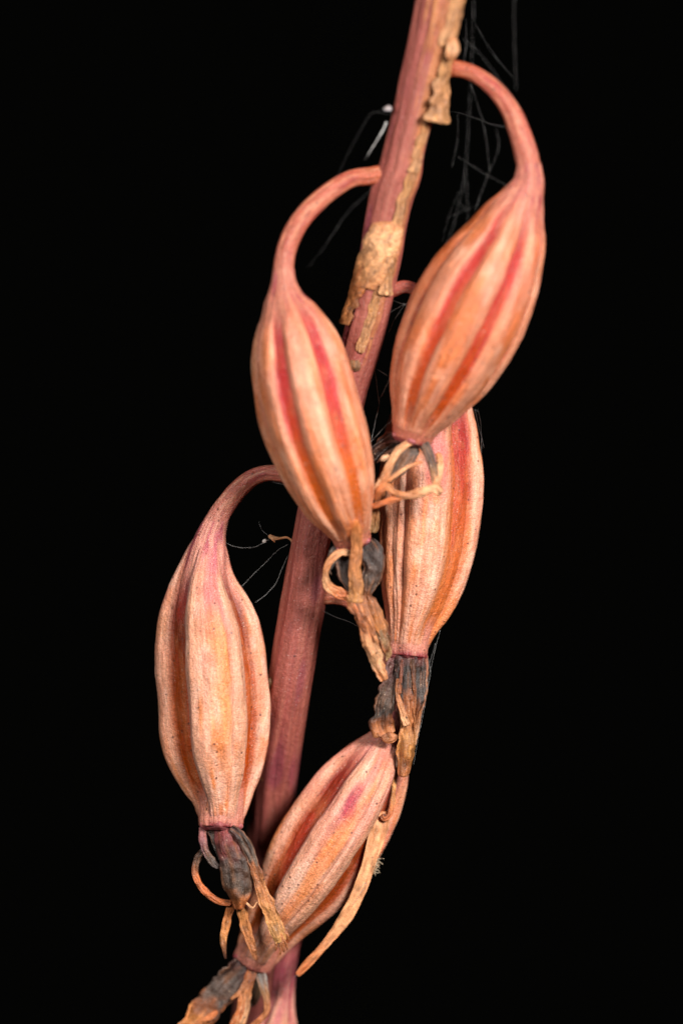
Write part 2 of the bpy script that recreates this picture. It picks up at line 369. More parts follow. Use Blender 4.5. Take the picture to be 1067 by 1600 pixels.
B = capsule('B',
    [(622, 272, 132, 17), (600, 273, 138, 16), (580, 275, 142, 14.5), (550, 279, 148, 13.5), (520, 296, 152, 14.5), (490, 321, 156, 15), (469, 345, 158, 15.5), (454, 372, 158, 15.5), (446, 398, 158, 15.5), (443, 424, 158, 16), (443, 440, 157, 17)],
    [(443, 418, 158, 15.5), (443.5, 444, 157, 21), (446, 468, 156, 33), (453, 495, 155, 49), (460, 525, 154, 64), (467, 555, 152, 73), (477, 600, 150, 78), (488, 650, 148, 80), (503, 700, 143, 77), (519, 748, 134, 69),
     (532, 788, 122, 55), (542, 815, 110, 40), (548, 835, 100, 31), (551, 846, 95, 29)],
    [(-67, -28, 1, 'sharp', 'soft'), (-26, 29, 1, 'soft', 'soft'), (29, 88, 1, 'soft', 'mid'), (-108, -73, 1.1, 'mid', 'mid'), (96, 140, 1, 'mid', 'mid'), (150, 198, 1, 'mid', 'mid'), (208, 244, 1, 'mid', 'mid')], .125, 11.7,
    'seed capsule with bold red stripes hanging in front of the stalk',
    stripes=[(1, .88, .3, .2, .55, (184, 54, 64), .85), (2, -.85, .3, .2, .55, (188, 56, 64), .85), (0, .9, .4, .2, .55, (184, 52, 60), .85)],
    core=((0, (190, 90, 96)), (.25, (176, 46, 58)), (.5, (190, 58, 48)), (.72, (214, 112, 60)), (1, (216, 126, 74))), pinkness=.35, falloff_tint=(.87, .77, .69))  # flash falloff towards the top is multiplied into this skin colour too
C_ = capsule('C',
    [(596, 456, 90, 12), (612, 454, 98, 11), (632, 448, 98, 10), (650, 453, 90, 10), (664, 470, 72, 11), (674, 500, 46, 12), (680, 530, 22, 14), (683, 548, 10, 15)],
    [(681, 532, 20, 14), (684, 560, 4, 22), (685, 590, -8, 38), (682, 620, -14, 53), (677, 650, -16, 67), (672, 700, -16, 78), (672, 750, -14, 82), (670, 800, -12, 81), (666, 850, -10, 78), (660, 900, -8, 69), (651, 945, -6, 56), (643, 978, -4, 42), (638, 1005, -2, 33), (636, 1026, 0, 31)],
    [(-98, -36, .95, 'mid', 'soft'), (-46, 42, 1.0, 'soft', 'soft', .36), (-64, -26, .62, 'soft', 'soft'), (38, 108, 1.0, 'scoop', 'mid', None, .22)] + back, .2, 23.3,
    'seed capsule whose top is tucked behind another capsule, charred petals hanging below',
    stripes=[(1, .1, .5, .1, .5, (206, 110, 112), .7), (1, .72, .4, .3, .9, (222, 132, 80), .5), (1, -.5, .25, .35, .9, (222, 132, 84), .6)],
    core=((0, (170, 60, 62)), (.35, (176, 66, 60)), (.6, (204, 104, 64)), (1, (212, 124, 72))), pinkness=.7, ped_dark=.5)
D_ = capsule('D',
    [(478, 756, 20, 14), (462, 746, 30, 13), (442, 741, 32, 13), (417, 739, 30, 12.5), (395, 746, 26, 13.5), (375, 762, 20, 15), (358, 782, 14, 16), (343, 804, 10, 17), (336, 820, 8, 18)],
    [(341, 808, 9, 17), (332, 830, 6, 22), (326, 856, 4, 30), (322, 883, 2, 40), (320, 911, 0, 54), (321, 939, -3, 68), (323, 967, -5, 78), (327, 998, -7, 84), (330, 1037, -8, 87), (334, 1094, -8, 88), (336, 1140, -7, 86), (338, 1172, -6, 81), (341, 1200, -4, 72), (344, 1229, -2, 59), (346, 1251, 0, 47), (346, 1271, 2, 39), (345, 1292, 4, 35)],
    [(-114, -29, 1.0, 'mid', 'scoop', None, -.40), (-31, 44, 1.04, 'sharp', 'sharp', .40), (42, 114, .97, 'scoop', 'mid', None, .22)] + back, .27, 37.9,
    'plump seed capsule with deep orange grooves, hanging free beside the stalk',
    stripes=[(1, .15, .45, .08, .35, (206, 112, 122), .7), (1, .1, .28, .3, .8, (238, 150, 92), .7)],
    core=((0, (150, 64, 60)), (.3, (124, 52, 38)), (.5, (172, 74, 32)), (.8, (184, 84, 40)), (1, (196, 104, 78))), pinkness=.35)
E_ = capsule('E',
    [(478, 936, -12, 14), (497, 935, -6, 12.5), (508, 934, -4, 11), (524, 934, -4, 10.5), (540, 937, -6, 11), (562, 951, -14, 12), (584, 985, -26, 12), (602, 1032, -36, 13), (614, 1080, -42, 14), (616, 1110, -44, 15), (614, 1132, -44, 17)],
    [(616, 1112, -44, 16), (613, 1135, -43, 21), (605, 1158, -40, 33), (591, 1187, -36, 52), (566, 1232, -32, 70), (543, 1270, -30, 77), (518, 1309, -32, 80), (496, 1344, -36, 78), (474, 1378, -42, 72), (455, 1406, -48, 63), (437, 1432, -56, 53), (418, 1462, -66, 42), (404, 1486, -74, 36), (395, 1502, -80, 33)],
    [(-114, -28, 1.0, 'mid', 'scoop', None, -.40), (-31, 40, 1.04, 'sharp', 'sharp', .33), (38, 114, .97, 'scoop', 'mid', None, .22)] + back, .27, 51.3,
    'slanting seed capsule with a magenta blotch and a dry ribbon along its flank',
    stripes=[(1, -.3, .3, .31, .40, (172, 56, 76), 1.7), (1, -.1, .22, .2, .25, (172, 60, 80), .9), (1, -.05, .35, .4, .85, (238, 146, 88), .7)],
    core=((0, (170, 70, 62)), (.3, (134, 44, 32)), (.55, (158, 60, 28)), (1, (200, 104, 56))), pinkness=.55)
F_ = capsule('F',
    [(420, 1352, -180, 15), (442, 1360, -158, 15), (460, 1396, -128, 16), (459, 1448, -116, 17), (450, 1488, -120, 17), (446, 1508, -122, 17)],
    [(451, 1484, -120, 16.5), (444, 1524, -124, 18), (440, 1560, -128, 20), (434, 1590, -130, 30), (426, 1625, -132, 48), (420, 1665, -134, 66), (416, 1710, -136, 80), (412, 1770, -136, 84), (410, 1830, -134, 78), (408, 1880, -130, 60), (408, 1915, -126, 40), (408, 1938, -124, 33)],
    [(-103, -41, 1.0, 'mid', 'soft'), (-31, 44, 1.0, 'sharp', 'sharp', .35), (52, 104, 1, 'soft', 'mid')] + back, .25, 64.2,
    'seed capsule of which only the magenta neck shows at the cut-off lower end', 
    core=((0, (170, 70, 82)), (.4, (150, 54, 60)), (1, (206, 112, 62))), pinkness=1, neckc=(180, 92, 100), ped_dark=.3)

# ------------------------------------------------------------------ dried flower remains
T_TAN, T_BRN, T_DRK, T_BLK, T_PALE, T_ORG = (188, 120, 74), (132, 74, 40), (84, 65, 53), (46, 36, 31), (216, 162, 118), (192, 104, 54)
def ribbon(name, parent, pts, stops, th=3.0, curl=.15, fold=.5, rag=.12, roll=0, seed=0.0, n=110, m=36, mat=None, twist=0, label=None):
    """pts: (px, py, d, half width). A dried strip: flattened section with lengthwise folds and ragged edges"""
    c = curve(pts, n); C = P(c[:, 0], c[:, 1], c[:, 2]); T, F, R = frames(C)
    u = np.linspace(0, 1, n)[:, None]; L = np.arange(n)[:, None]*(np.linalg.norm(C[1]-C[0])/S)
    ph = np.linspace(0, 2*np.pi, m, endpoint=False)[None, :]
    x = np.sign(np.cos(ph))*np.abs(np.cos(ph))**.8; y = np.sin(ph)
    hw = c[:, 3][:, None]*(1 + rag*noise(L/12, seed) + rag*.6*noise(L/5, seed+4)) + 0*ph
    hw = hw*(1+.5*rag*x*noise(L/9, seed+9))
    thv = .72*np.minimum(th, c[:, 3])[:, None]*(1+.35*noise(L/10+seed, x*2))
    off = curl*hw*x**2 + fold*np.minimum(hw, 14)*.35*(noise(x*2.4+seed, L/38) + .6*noise(x*5+seed, L/22)) + .9*noise(x*9+seed, L/9) + .12*hw*noise(L/24, seed+11)
    X, Y = x*hw, y*thv+off
    r = np.radians(roll+twist*u); Xr, Yr = X*np.cos(r)-Y*np.sin(r), X*np.sin(r)+Y*np.cos(r)
    end = np.minimum(1, np.minimum(.45+L/3, .45+(L[-1]-L)/3))
    V = C[:, None] + S*((Xr*end)[..., None]*R[:, None] + (Yr*end)[..., None]*F[:, None])
    col = ramp(np.clip(u+.10*noise(x*3+seed, L/14), 0, 1), stops)
    n1 = noise(x*4+seed, L/30, y*.5); n2 = noise(x*2+seed, L/9)
    n3 = noise(x*8+seed, L/16, y)
    col = col*(1+.34*n1+.30*n2+.2*n3)[..., None]
    col = mixc(col, lin(T_TAN), ss(.25, .6, noise(x*6+seed+7, L/40))*.25)
    col = mixc(col, lin((92, 48, 22)), ss(.10, .0, np.abs(noise(x*5+seed+2, L/40)))*.3)
    fib = np.stack([X/2.6+seed*9, L/16+0*X, Y/3], -1)
    o = grid_mesh(name, V, col, mat or DRY, parent, C[0], fib=fib)
    if label: o['label'] = label
    return o
rb = ribbon

# capsule A's remains
rb('dried_petal', A, [(648, 689, 112, 10), (640, 700, 124, 15), (626, 722, 128, 16), (610, 744, 126, 9), (600, 756, 124, 4)], [(0, T_BLK), (.5, T_DRK), (.8, (112, 88, 72)), (1, T_BRN)], th=3, seed=1.3, roll=-8, label='charred grey petal with a tan rim')
rb('dried_petal', A, [(650, 686, 128, 5), (638, 692, 138, 6), (622, 704, 142, 6), (610, 724, 142, 6), (600, 748, 140, 7), (592, 768, 136, 7)], [(0, T_TAN), (.4, T_PALE), (.8, T_TAN), (1, T_ORG)], th=4, seed=2.1)
rb('dried_petal', A, [(660, 722, 140, 2.5), (644, 726, 142, 2.5), (624, 738, 142, 3), (606, 752, 140, 4)], [(0, T_ORG), (.5, T_PALE), (1, T_TAN)], th=3, seed=2.7)
rb('dried_petal', A, [(652, 684, 122, 8), (662, 694, 132, 8), (672, 716, 138, 7), (678, 742, 140, 6), (679, 766, 140, 4)], [(0, T_BLK), (.25, T_DRK), (.55, T_BLK), (.7, (150, 110, 76)), (1, T_TAN)], th=4, seed=3.5)
rb('dried_petal', A, [(684, 708, 126, 5), (687, 722, 132, 6), (685, 742, 138, 6), (682, 760, 142, 7), (687, 770, 143, 6)], [(0, T_ORG), (.4, T_PALE), (1, T_TAN)], th=4, seed=4.2)
rb('dried_petal', A, [(690, 771, 142, 7), (678, 764, 143, 7), (656, 770, 144, 7), (632, 774, 144, 6), (614, 768, 143, 5), (604, 760, 142, 6), (594, 764, 140, 6), (588, 782, 134, 5)], [(0, T_BRN), (.12, T_PALE), (.5, T_TAN), (.75, T_TAN), (.9, T_ORG), (1, T_BRN)], th=5, seed=5.1)
rb('dried_petal', A, [(642, 774, 140, 5), (616, 780, 140, 5), (598, 786, 138, 5), (580, 792, 134, 4)], [(0, T_TAN), (.5, T_ORG), (1, (190, 100, 50))], th=4, seed=5.9)
rb('dried_petal', A, [(640, 686, 100, 16), (618, 690, 92, 18), (598, 700, 84, 16), (586, 712, 78, 10), (580, 722, 74, 4)], [(0, (96, 52, 50)), (.3, T_BLK), (.7, (62, 50, 48)), (1, T_BLK)], th=4, fold=1.1, rag=.3, seed=6.4, label='shrivelled black petal')
rb('dried_petal', A, [(610, 730, 110, 8), (598, 750, 112, 9), (592, 775, 112, 8), (586, 805, 104, 7), (582, 832, 96, 6)], [(0, T_BRN), (.5, T_TAN), (1, (150, 118, 78))], th=3, fold=1, rag=.35, seed=7.7)
# capsule B's remains
rb('dried_petal', B, [(545, 850, 100, 12), (528, 862, 104, 12), (518, 876, 106, 8), (514, 890, 104, 4)], [(0, (70, 44, 46)), (.4, T_BLK), (1, (78, 78, 76))], th=6, fold=1, rag=.25, seed=8.1)
rb('dried_petal', B, [(546, 862, 116, 6), (530, 864, 120, 6), (516, 876, 121, 6), (509, 896, 118, 5), (512, 914, 112, 7), (528, 926, 106, 8), (550, 934, 104, 9)], [(0, T_PALE), (.35, T_TAN), (.6, T_PALE), (.85, T_ORG), (1, T_BRN)], th=4, seed=9.0, fold=.3)
rb('dried_petal', B, [(546, 852, 92, 10), (538, 868, 96, 14), (538, 892, 98, 14), (546, 914, 98, 9), (552, 926, 98, 4)], [(0, T_BLK), (.5, (86, 74, 70)), (1, T_DRK)], th=5, fold=.9, seed=9.8)
rb('dried_petal', B, [(557, 812, 160, 4), (557, 832, 148, 8), (557, 860, 132, 9), (554, 890, 124, 9.5), (556, 915, 119, 11), (555, 942, 114, 12)], [(0, (206, 116, 54)), (.25, T_TAN), (.6, T_TAN), (1, (186, 128, 74))], th=4, seed=10.6, fold=.35, curl=-.1, label='tan dried strip running down over the dark petals')
rb('withered_column', B, [(572, 846, 92, 12), (580, 862, 98, 17), (584, 884, 100, 17), (579, 908, 98, 13), (573, 926, 96, 8), (570, 940, 96, 4)], [(0, (54, 41, 37)), (.5, (70, 54, 47)), (.8, T_DRK), (1, T_BRN)], th=9, fold=.9, seed=11.4, label='charred oval flower remnant')
rb('dried_petal', B, [(548, 926, 108, 11), (558, 944, 110, 14), (566, 964, 109, 13), (574, 990, 106, 12), (582, 1014, 102, 11), (591, 1040, 98, 10), (600, 1064, 95, 9)], [(0, T_TAN), (.3, T_BRN), (.5, T_TAN), (.75, T_PALE), (1, T_TAN)], th=7, fold=1.2, rag=.2, seed=12.2, curl=-.15, label='crumpled tan strip hanging free')
rb('dried_petal', B, [(572, 932, 98, 8), (584, 950, 99, 12), (592, 974, 98, 12), (600, 1000, 95, 10), (604, 1020, 92, 6)], [(0, T_BRN), (.5, (176, 110, 58)), (.8, (130, 96, 66)), (1, T_BRN)], th=7, fold=1.3, rag=.25, seed=13.3)
# capsule C's remains
def petal_tube(parent, seed): pass
rb('dried_petal', C_, [(617, 1022, 12, 12), (614, 1050, 16, 14), (606, 1078, 18, 15), (600, 1108, 18, 17), (597, 1132, 18, 17), (602, 1150, 18, 15)], [(0, (110, 62, 60)), (.2, (96, 60, 56)), (.5, T_DRK), (.75, T_BLK), (.88, T_BRN), (1, T_TAN)], th=5, fold=1.1, rag=.16, seed=14.1, label='short charred petal with a tan rolled tip')
rb('dried_petal', C_, [(602, 1146, 20, 10), (606, 1153, 22, 9), (613, 1153, 22, 7), (615, 1146, 21, 5)], [(0, T_BRN), (1, T_TAN)], th=6, seed=14.8, n=50)
rb('dried_petal', C_, [(634, 1022, 22, 17), (634, 1050, 26, 17), (634, 1076, 27, 14), (636, 1100, 26, 11), (637, 1125, 24, 12), (636, 1150, 22, 13), (633, 1180, 20, 13), (629, 1214, 18, 8)], [(0, (100, 62, 60)), (.12, T_BLK), (.3, (66, 56, 54)), (.40, T_BRN), (.55, T_TAN), (.75, (192, 130, 70)), (.9, T_BRN), (1, T_TAN)], th=7, fold=1.2, rag=.12, seed=15.6, curl=-.2, label='long twisted petal, black above and tan below')
rb('dried_petal', C_, [(652, 1022, 12, 12), (652, 1050, 16, 14), (650, 1080, 18, 14), (645, 1110, 18, 12), (640, 1135, 16, 9)], [(0, (120, 66, 64)), (.2, T_BLK), (.6, (70, 60, 56)), (.8, T_BRN), (1, T_TAN)], th=6, fold=1.1, rag=.14, seed=16.5)
rb('dried_petal', C_, [(664, 1022, 4, 5), (663, 1050, 8, 6), (661, 1080, 10, 7), (655, 1110, 10, 6), (649, 1140, 10, 5), (646, 1165, 10, 4)], [(0, (150, 86, 76)), (.3, T_TAN), (.7, T_TAN), (1, T_PALE)], th=4, fold=.8, rag=.16, seed=17.3)
rb('dried_petal', C_, [(622, 1060, 30, 4), (622, 1090, 30, 4), (628, 1110, 30, 5), (636, 1134, 29, 6)], [(0, T_BRN), (.4, T_TAN), (1, T_PALE)], th=4, seed=17.9)
# capsule D's remains
rb('withered_column', D_, [(352, 1292, 18, 18), (356, 1312, 24, 21), (362, 1332, 28, 22), (368, 1352, 30, 25), (372, 1376, 31, 27), (374, 1394, 31, 21), (374, 1408, 31, 13), (374, 1422, 31, 6)], [(0, (140, 58, 60)), (.28, (112, 62, 58)), (.42, (84, 64, 58)), (.6, (68, 54, 46)), (.8, (88, 66, 52)), (.9, (170, 100, 56)), (1, T_ORG)], th=17, fold=.9, rag=.07, seed=18.4, curl=-.25, label='swollen charred flower remnant with an orange tip')
rb('dried_petal', D_, [(318, 1292, 10, 7), (317, 1312, 14, 6), (322, 1330, 16, 6), (332, 1346, 18, 6), (342, 1356, 20, 4)], [(0, (170, 100, 100)), (.4, (130, 84, 88)), (.7, T_DRK), (1, (84, 76, 74))], th=5, seed=19.2)
rb('dried_petal', D_, [(330, 1296, 14, 8), (336, 1310, 16, 7), (340, 1328, 17, 5), (346, 1344, 18, 4)], [(0, T_BLK), (1, T_BLK)], th=4, seed=19.9)
rb('dried_petal', D_, [(320, 1326, 8, 5), (309, 1342, 6, 5.5), (305, 1360, 5, 5), (311, 1380, 6, 5), (324, 1396, 8, 5.5), (342, 1408, 12, 5), (362, 1411, 16, 5)], [(0, T_BLK), (.25, (90, 64, 50)), (.4, T_ORG), (1, T_ORG)], th=4, fold=.3, seed=20.7, label='thin orange strip curling outward')
rb('dried_petal', D_, [(364, 1408, 10, 6), (358, 1426, 6, 6.5), (353, 1448, 2, 6.5), (349, 1468, 0, 5.5), (350, 1482, -2, 3.5), (353, 1498, -6, 2)], [(0, T_ORG), (.6, (196, 130, 74)), (.8, (150, 96, 60)), (1, (60, 36, 34))], th=4, fold=.4, seed=21.5)
rb('dried_petal', D_, [(377, 1416, 22, 8), (382, 1440, 16, 8.5), (389, 1465, 8, 7.5), (396, 1486, 0, 5), (400, 1500, -6, 3)], [(0, (190, 124, 66)), (.5, T_TAN), (1, (186, 118, 78))], th=3, seed=22.3)
rb('dried_petal', D_, [(360, 1294, 30, 7), (374, 1304, 36, 9), (386, 1322, 38, 8), (396, 1346, 38, 8), (404, 1374, 36, 9), (414, 1404, 33, 11), (425, 1432, 29, 12), (434, 1456, 24, 12), (440, 1472, 21, 9)], [(0, (80, 52, 50)), (.15, T_BLK), (.3, (110, 92, 80)), (.4, T_BRN), (.55, T_TAN), (1, (200, 148, 88))], th=4, fold=.9, rag=.14, seed=23.1, label='long dried strip, black above and frayed tan below')
for i, (x0, y0, x1, y1) in enumerate([(440, 1464, 449, 1484), (434, 1460, 438, 1492), (428, 1458, 431, 1486), (443, 1452, 452, 1472), (437, 1466, 444, 1488)]):
    rb('frayed_fibre', D_, [(x0-6, y0-14, 24, 3), (x0, y0, 24, 3), ((x0+x1)/2+2, (y0+y1)/2, 23, 2.2), (x1, y1, 20, 1.2)], [(0, T_TAN), (1, T_BRN)], th=2.5, seed=24+i, n=40, m=16)
# capsule E's remains
rb('dried_petal', E_, [(392, 1500, -70, 18), (378, 1516, -62, 22), (358, 1536, -58, 25), (338, 1558, -56, 24), (318, 1582, -56, 22), (298, 1608, -58, 20), (284, 1632, -60, 14)], [(0, (92, 58, 58)), (.2, (74, 58, 52)), (.45, (90, 72, 62)), (.6, T_BRN), (.75, (190, 120, 62)), (1, T_TAN)], th=6, fold=1.3, rag=.15, seed=30.1, label='broad charred petal turning tan towards its tip')
rb('dried_petal', E_, [(396, 1504, -62, 8), (391, 1526, -54, 8), (386, 1548, -52, 8), (382, 1572, -52, 8), (374, 1600, -54, 9), (366, 1630, -56, 7)], [(0, T_ORG), (.2, T_BRN), (.4, T_TAN), (.6, T_PALE), (1, T_TAN)], th=4, fold=.7, seed=31.2)
rb('dried_petal', E_, [(378, 1552, -50, 5), (376, 1575, -50, 6), (366, 1600, -52, 7), (358, 1622, -54, 5)], [(0, T_TAN), (.5, T_ORG), (1, T_BRN)], th=3, seed=31.9)
rb('dried_petal', E_, [(404, 1506, -66, 9), (408, 1524, -60, 9), (412, 1542, -58, 7), (417, 1562, -58, 5.5), (416, 1582, -60, 5), (402, 1598, -62, 5), (384, 1610, -64, 5)], [(0, T_BLK), (.18, (120, 112, 106)), (.35, (150, 110, 76)), (.6, T_TAN), (1, T_ORG)], th=4, seed=32.6, fold=.4)
rb('dried_petal', E_, [(400, 1508, -84, 12), (400, 1530, -88, 13), (398, 1552, -90, 11), (392, 1572, -92, 7)], [(0, T_BLK), (.5, (90, 70, 52)), (1, T_DRK)], th=4, fold=1, seed=33.4)

for par, pts, st in [
    (B, [(520, 858, 108, 2.5), (514, 870, 112, 2), (512, 886, 112, 1.5), (518, 898, 110, 1)], [(0, T_BLK), (1, T_DRK)]),
    (B, [(566, 930, 108, 4), (570, 948, 112, 4.5), (578, 966, 112, 4), (584, 990, 108, 3), (583, 1006, 104, 1.5)], [(0, T_BRN), (.5, T_TAN), (1, T_BRN)]),
    (B, [(590, 985, 100, 5), (600, 1004, 98, 6), (606, 1022, 94, 5), (603, 1034, 92, 2)], [(0, (110, 84, 58)), (1, (140, 104, 66))]),
    (B, [(540, 932, 106, 3), (556, 950, 114, 4), (564, 972, 116, 3), (572, 992, 110, 2)], [(0, T_ORG), (1, T_BRN)]),
    (A, [(600, 742, 138, 2), (592, 752, 140, 3), (586, 770, 138, 2.4), (588, 790, 130, 1.6)], [(0, T_PALE), (1, T_BRN)]),
    (A, [(608, 712, 138, 3.5), (600, 716, 140, 4.5), (594, 719, 138, 2)], [(0, T_PALE), (1, (206, 170, 140))]),
    (A, [(634, 698, 112, 3), (616, 702, 110, 3), (600, 712, 104, 2), (588, 724, 98, 1)], [(0, T_BLK), (1, (80, 66, 60))]),
    (A, [(630, 690, 104, 3), (610, 690, 100, 2.4), (594, 696, 94, 1.6), (582, 706, 88, 1)], [(0, (104, 60, 56)), (1, (90, 76, 70))]),
    (C_, [(644, 1030, 26, 3.5), (646, 1060, 30, 3), (648, 1095, 28, 2.5), (642, 1130, 24, 3)], [(0, T_BLK), (.5, T_BRN), (1, T_TAN)]),
    (C_, [(628, 1030, 28, 3), (626, 1060, 32, 2.5), (624, 1085, 32, 2.5)], [(0, (110, 60, 56)), (1, T_BRN)]),
    (C_, [(622, 1150, 12, 3), (622, 1178, 14, 3), (620, 1200, 14, 2)], [(0, T_DRK), (1, T_BLK)]),
    (D_, [(384, 1410, 30, 1.6), (396, 1418, 34, 1.3), (402, 1410, 36, 1), (408, 1418, 36, .8)], [(0, T_PALE), (1, T_PALE)]),
    (E_, [(386, 1530, -48, 3), (372, 1552, -44, 3), (360, 1562, -44, 2)], [(0, T_BRN), (1, T_TAN)]),
    (E_, [(340, 1580, -46, 4), (326, 1590, -44, 5), (312, 1598, -46, 4), (302, 1612, -50, 3)], [(0, T_ORG), (1, T_TAN)])]:
    rb('dried_fibre', par, pts, st, th=2.4, seed=pts[0][0]*.31, n=50, m=18, fold=.6, rag=.25)

# ------------------------------------------------------------------ bracts on the stalk
def stem_flake(name, y0, y1, a0, a1, lift0, lift1, stops, seed, slant=0, label=None, parent=None):
    """a sheet of dead skin lying on the stalk, its lower end lifting away"""
    n, m = 90, 34
    c = curve([(x, y, stemd(y), h) for x, y, h in stem_pts], 900)
    yy = np.linspace(y0, y1, n); ct = np.stack([np.interp(yy, c[:, 1], c[:, k]) for k in range(4)], -1)
    C = P(ct[:, 0], yy, ct[:, 2]); T, F, R = frames(C)
    u = np.linspace(0, 1, n)[:, None]; L = (u*(y1-y0))
    x = np.linspace(-1, 1, m)[None, :]
    wd = np.minimum(1, np.minimum((u/.15)**.5+.12, ((1-u)/.05)**.5+.35))*(1+.16*noise(L/11, seed)+.10*noise(L/4, seed+3))
    ac = (a0+a1)/2 + slant*(u-.5) + 5*noise(L/16, seed+6) ; ah = (a1-a0)/2*wd
    t = np.radians(ac + ah*x)
    lift = lift0 + (lift1-lift0)*u**2.2
    crumple = 2.0*noise(x*2.5+seed, L/15) + 1.1*noise(x*6+seed, L/7) + .6*noise(x*12, L/4+seed)
    r1 = ct[:, 3][:, None] + 2.6 + lift + crumple*(.6+.06*lift); r0 = r1-3.2-1.5*(1-np.abs(x))
    A = np.concatenate([t, t[:, ::-1]], 1); RR = np.concatenate([r1, r0[:, ::-1]], 1)
    V = C[:, None] + (RR*S)[..., None]*(np.sin(A)[..., None]*R[:, None] + np.cos(A)[..., None]*F[:, None])
    X = np.concatenate([x, x[:, ::-1]], 1)
    col = ramp(np.clip(u+.12*noise(X*3+seed, L/14), 0, 1), stops)
    col = col*(1+.34*noise(X*4+seed, L/26)+.3*noise(X*3+seed, L/8)+.2*noise(X*9, L/5+seed))[..., None]
    col = mixc(col, lin((96, 56, 30)), ss(.12, 0, np.abs(noise(X*4+seed+2, L/18)))*.5)
    fib = np.stack([X*8+seed*9+0*L, L/9+0*X, 0*X+0*L], -1)
    o = grid_mesh(name, V, col, DRY, parent or PLANT, C[0], fib=fib)
    if label: o['label'] = label
    return o
sf = stem_flake
DUN = [(0, (150, 98, 58)), (.3, (176, 126, 80)), (.7, (168, 120, 82)), (1, (186, 136, 92))]
sf('dried_bract', 58, 178, 30, 100, 2, 22, DUN, 40.3, slant=-14, label='tan dried flap hugging the upper stalk')
sf('dried_bract', 340, 448, -62, 34, 1, 3, [(0, T_TAN), (.25, T_PALE), (.6, (186, 134, 88)), (1, (150, 94, 54))], 41.1, slant=-46, label='torn pale flap wrapped round the stalk')
sf('dried_bract', 410, 512, -112, -30, 1, 9, [(0, (150, 92, 52)), (.5, (146, 88, 46)), (1, (170, 112, 66))], 42.2, slant=-16, label='ragged brown flap peeling off below the torn pale one')
for (y0, y1, a0, a1, l0, l1, sd, sl) in [(-60, 66, 22, 78, 1, 2, 43.4, -8), (180, 262, 24, 56, 0, 1.5, 44.8, -8), (255, 345, 18, 46, 0, 1, 45.9, -10), (392, 452, 10, 44, 1, 5, 46.7, 6), (440, 545, -6, 18, 0, 1, 47.5, -12)]:
    sf('peeling_skin', y0, y1, a0, a1, l0, l1, DUN, sd, slant=sl)
rb('bract_knob', PLANT, [(706, 60, 218, 6), (707, 70, 222, 9), (706, 82, 222, 9), (704, 92, 218, 6)], [(0, T_TAN), (.5, (214, 162, 118)), (1, T_TAN)], th=6, fold=1.2, rag=.2, seed=48.3, n=30, m=24)
rb('dried_bract', PLANT, [(596, 1268, -2, 12), (595, 1284, 6, 14), (587, 1312, 8, 13), (577, 1346, 6, 11), (562, 1390, 0, 10.5), (543, 1428, -8, 10.5), (522, 1458, -16, 8), (498, 1487, -22, 6), (480, 1506, -26, 6.5), (464, 1524, -28, 4)], [(0, T_TAN), (.2, (226, 164, 118)), (.7, (218, 154, 108)), (1, T_ORG)], th=2.2, fold=.3, rag=.05, seed=43.5, n=200, curl=.3, mat=PAPER, label='long papery tan ribbon lying along a slanting capsule')
rb('dried_bract', PLANT, [(620, 1168, -6, 3), (617, 1200, -2, 3.5), (615, 1235, 2, 3.5), (612, 1262, 8, 4), (606, 1276, 12, 4), (600, 1278, 14, 5), (597, 1272, 14, 4)], [(0, T_TAN), (.6, (226, 160, 96)), (.8, T_ORG), (1, (120, 60, 26))], th=3, fold=.3, seed=44.3)
for (x, y, d, r, c0) in [(555, 571, stemd(571)+27, 9, (120, 84, 52)), (427, 1067, stemd(1067)+8, 8, (96, 70, 42)), (414, 1216, stemd(1216)+28, 6, (150, 100, 52)), (588, 362, stemd(362)+20, 5, T_TAN)]:
    rb('nodule', STEM_O, [(x, y-r, d-3, r*.55), (x, y-r*.4, d+1, r), (x, y+r*.4, d+1, r), (x, y+r, d-3, r*.5)], [(0, c0), (.5, c0), (1, T_DRK)], th=r*.8, fold=.5, seed=x, n=30, m=24)

# ------------------------------------------------------------------ cobwebs and caught debris
def thread(name, parent, pts, r, seed=0.0, col=(214, 210, 204), beads=0, mat=None):
    n = max(8, int(sum(math.dist(pts[i][:2], pts[i+1][:2]) for i in range(len(pts)-1))/3))
    c = curve([(*p[:3], p[3] if len(p) > 3 else r) for p in pts], n)
    L = np.arange(n)[:, None]*3.
    C = P(c[:, 0]+.5*noise(L[:, 0]/9, seed), c[:, 1]+.5*noise(L[:, 0]/9, seed+5), c[:, 2]); T, F, R = frames(C)
    ph = np.linspace(0, 2*np.pi, 6, endpoint=False)[None, :]
    rad = c[:, 3][:, None]*(1+.4*noise(L/6, seed+2)) + 0*ph
    if beads: rad = rad*(1+beads*ss(.6, .85, noise(L/5, seed+8)))
    V = C[:, None] + (rad*S)[..., None]*(np.sin(ph)[..., None]*R[:, None] + np.cos(ph)[..., None]*F[:, None])
    return grid_mesh(name, V, np.broadcast_to(lin(col), V.shape), mat or SILK, parent, C[0])
WEB = .36
def web(label, strands, name='cobweb', r=.5, beads=1.2):
    p0 = strands[0][0]
    o = empty(name, P(p0[0], p0[1], p0[2]), label, 'cobweb')
    for k, st in enumerate(strands): thread('strand', o, st, r*WEB, seed=p0[0]+k*3.7, beads=beads)
    return o
W1 = web('fine broken threads strung between the free-hanging plump capsule and the stalk', [
    [(352, 847, 8), (370, 855, 10), (395, 855, 12), (413, 848, 14), (424, 841, 14)],
    [(376, 918, 6), (400, 893, 8), (414, 880, 10), (432, 862, 12), (450, 850, 18)],
    [(399, 942, 4), (421, 924, 6), (431, 912, 8), (439, 892, 12), (450, 868, 20)],
    [(404, 815, 8), (410, 828, 10), (424, 841, 14)]], r=.42)
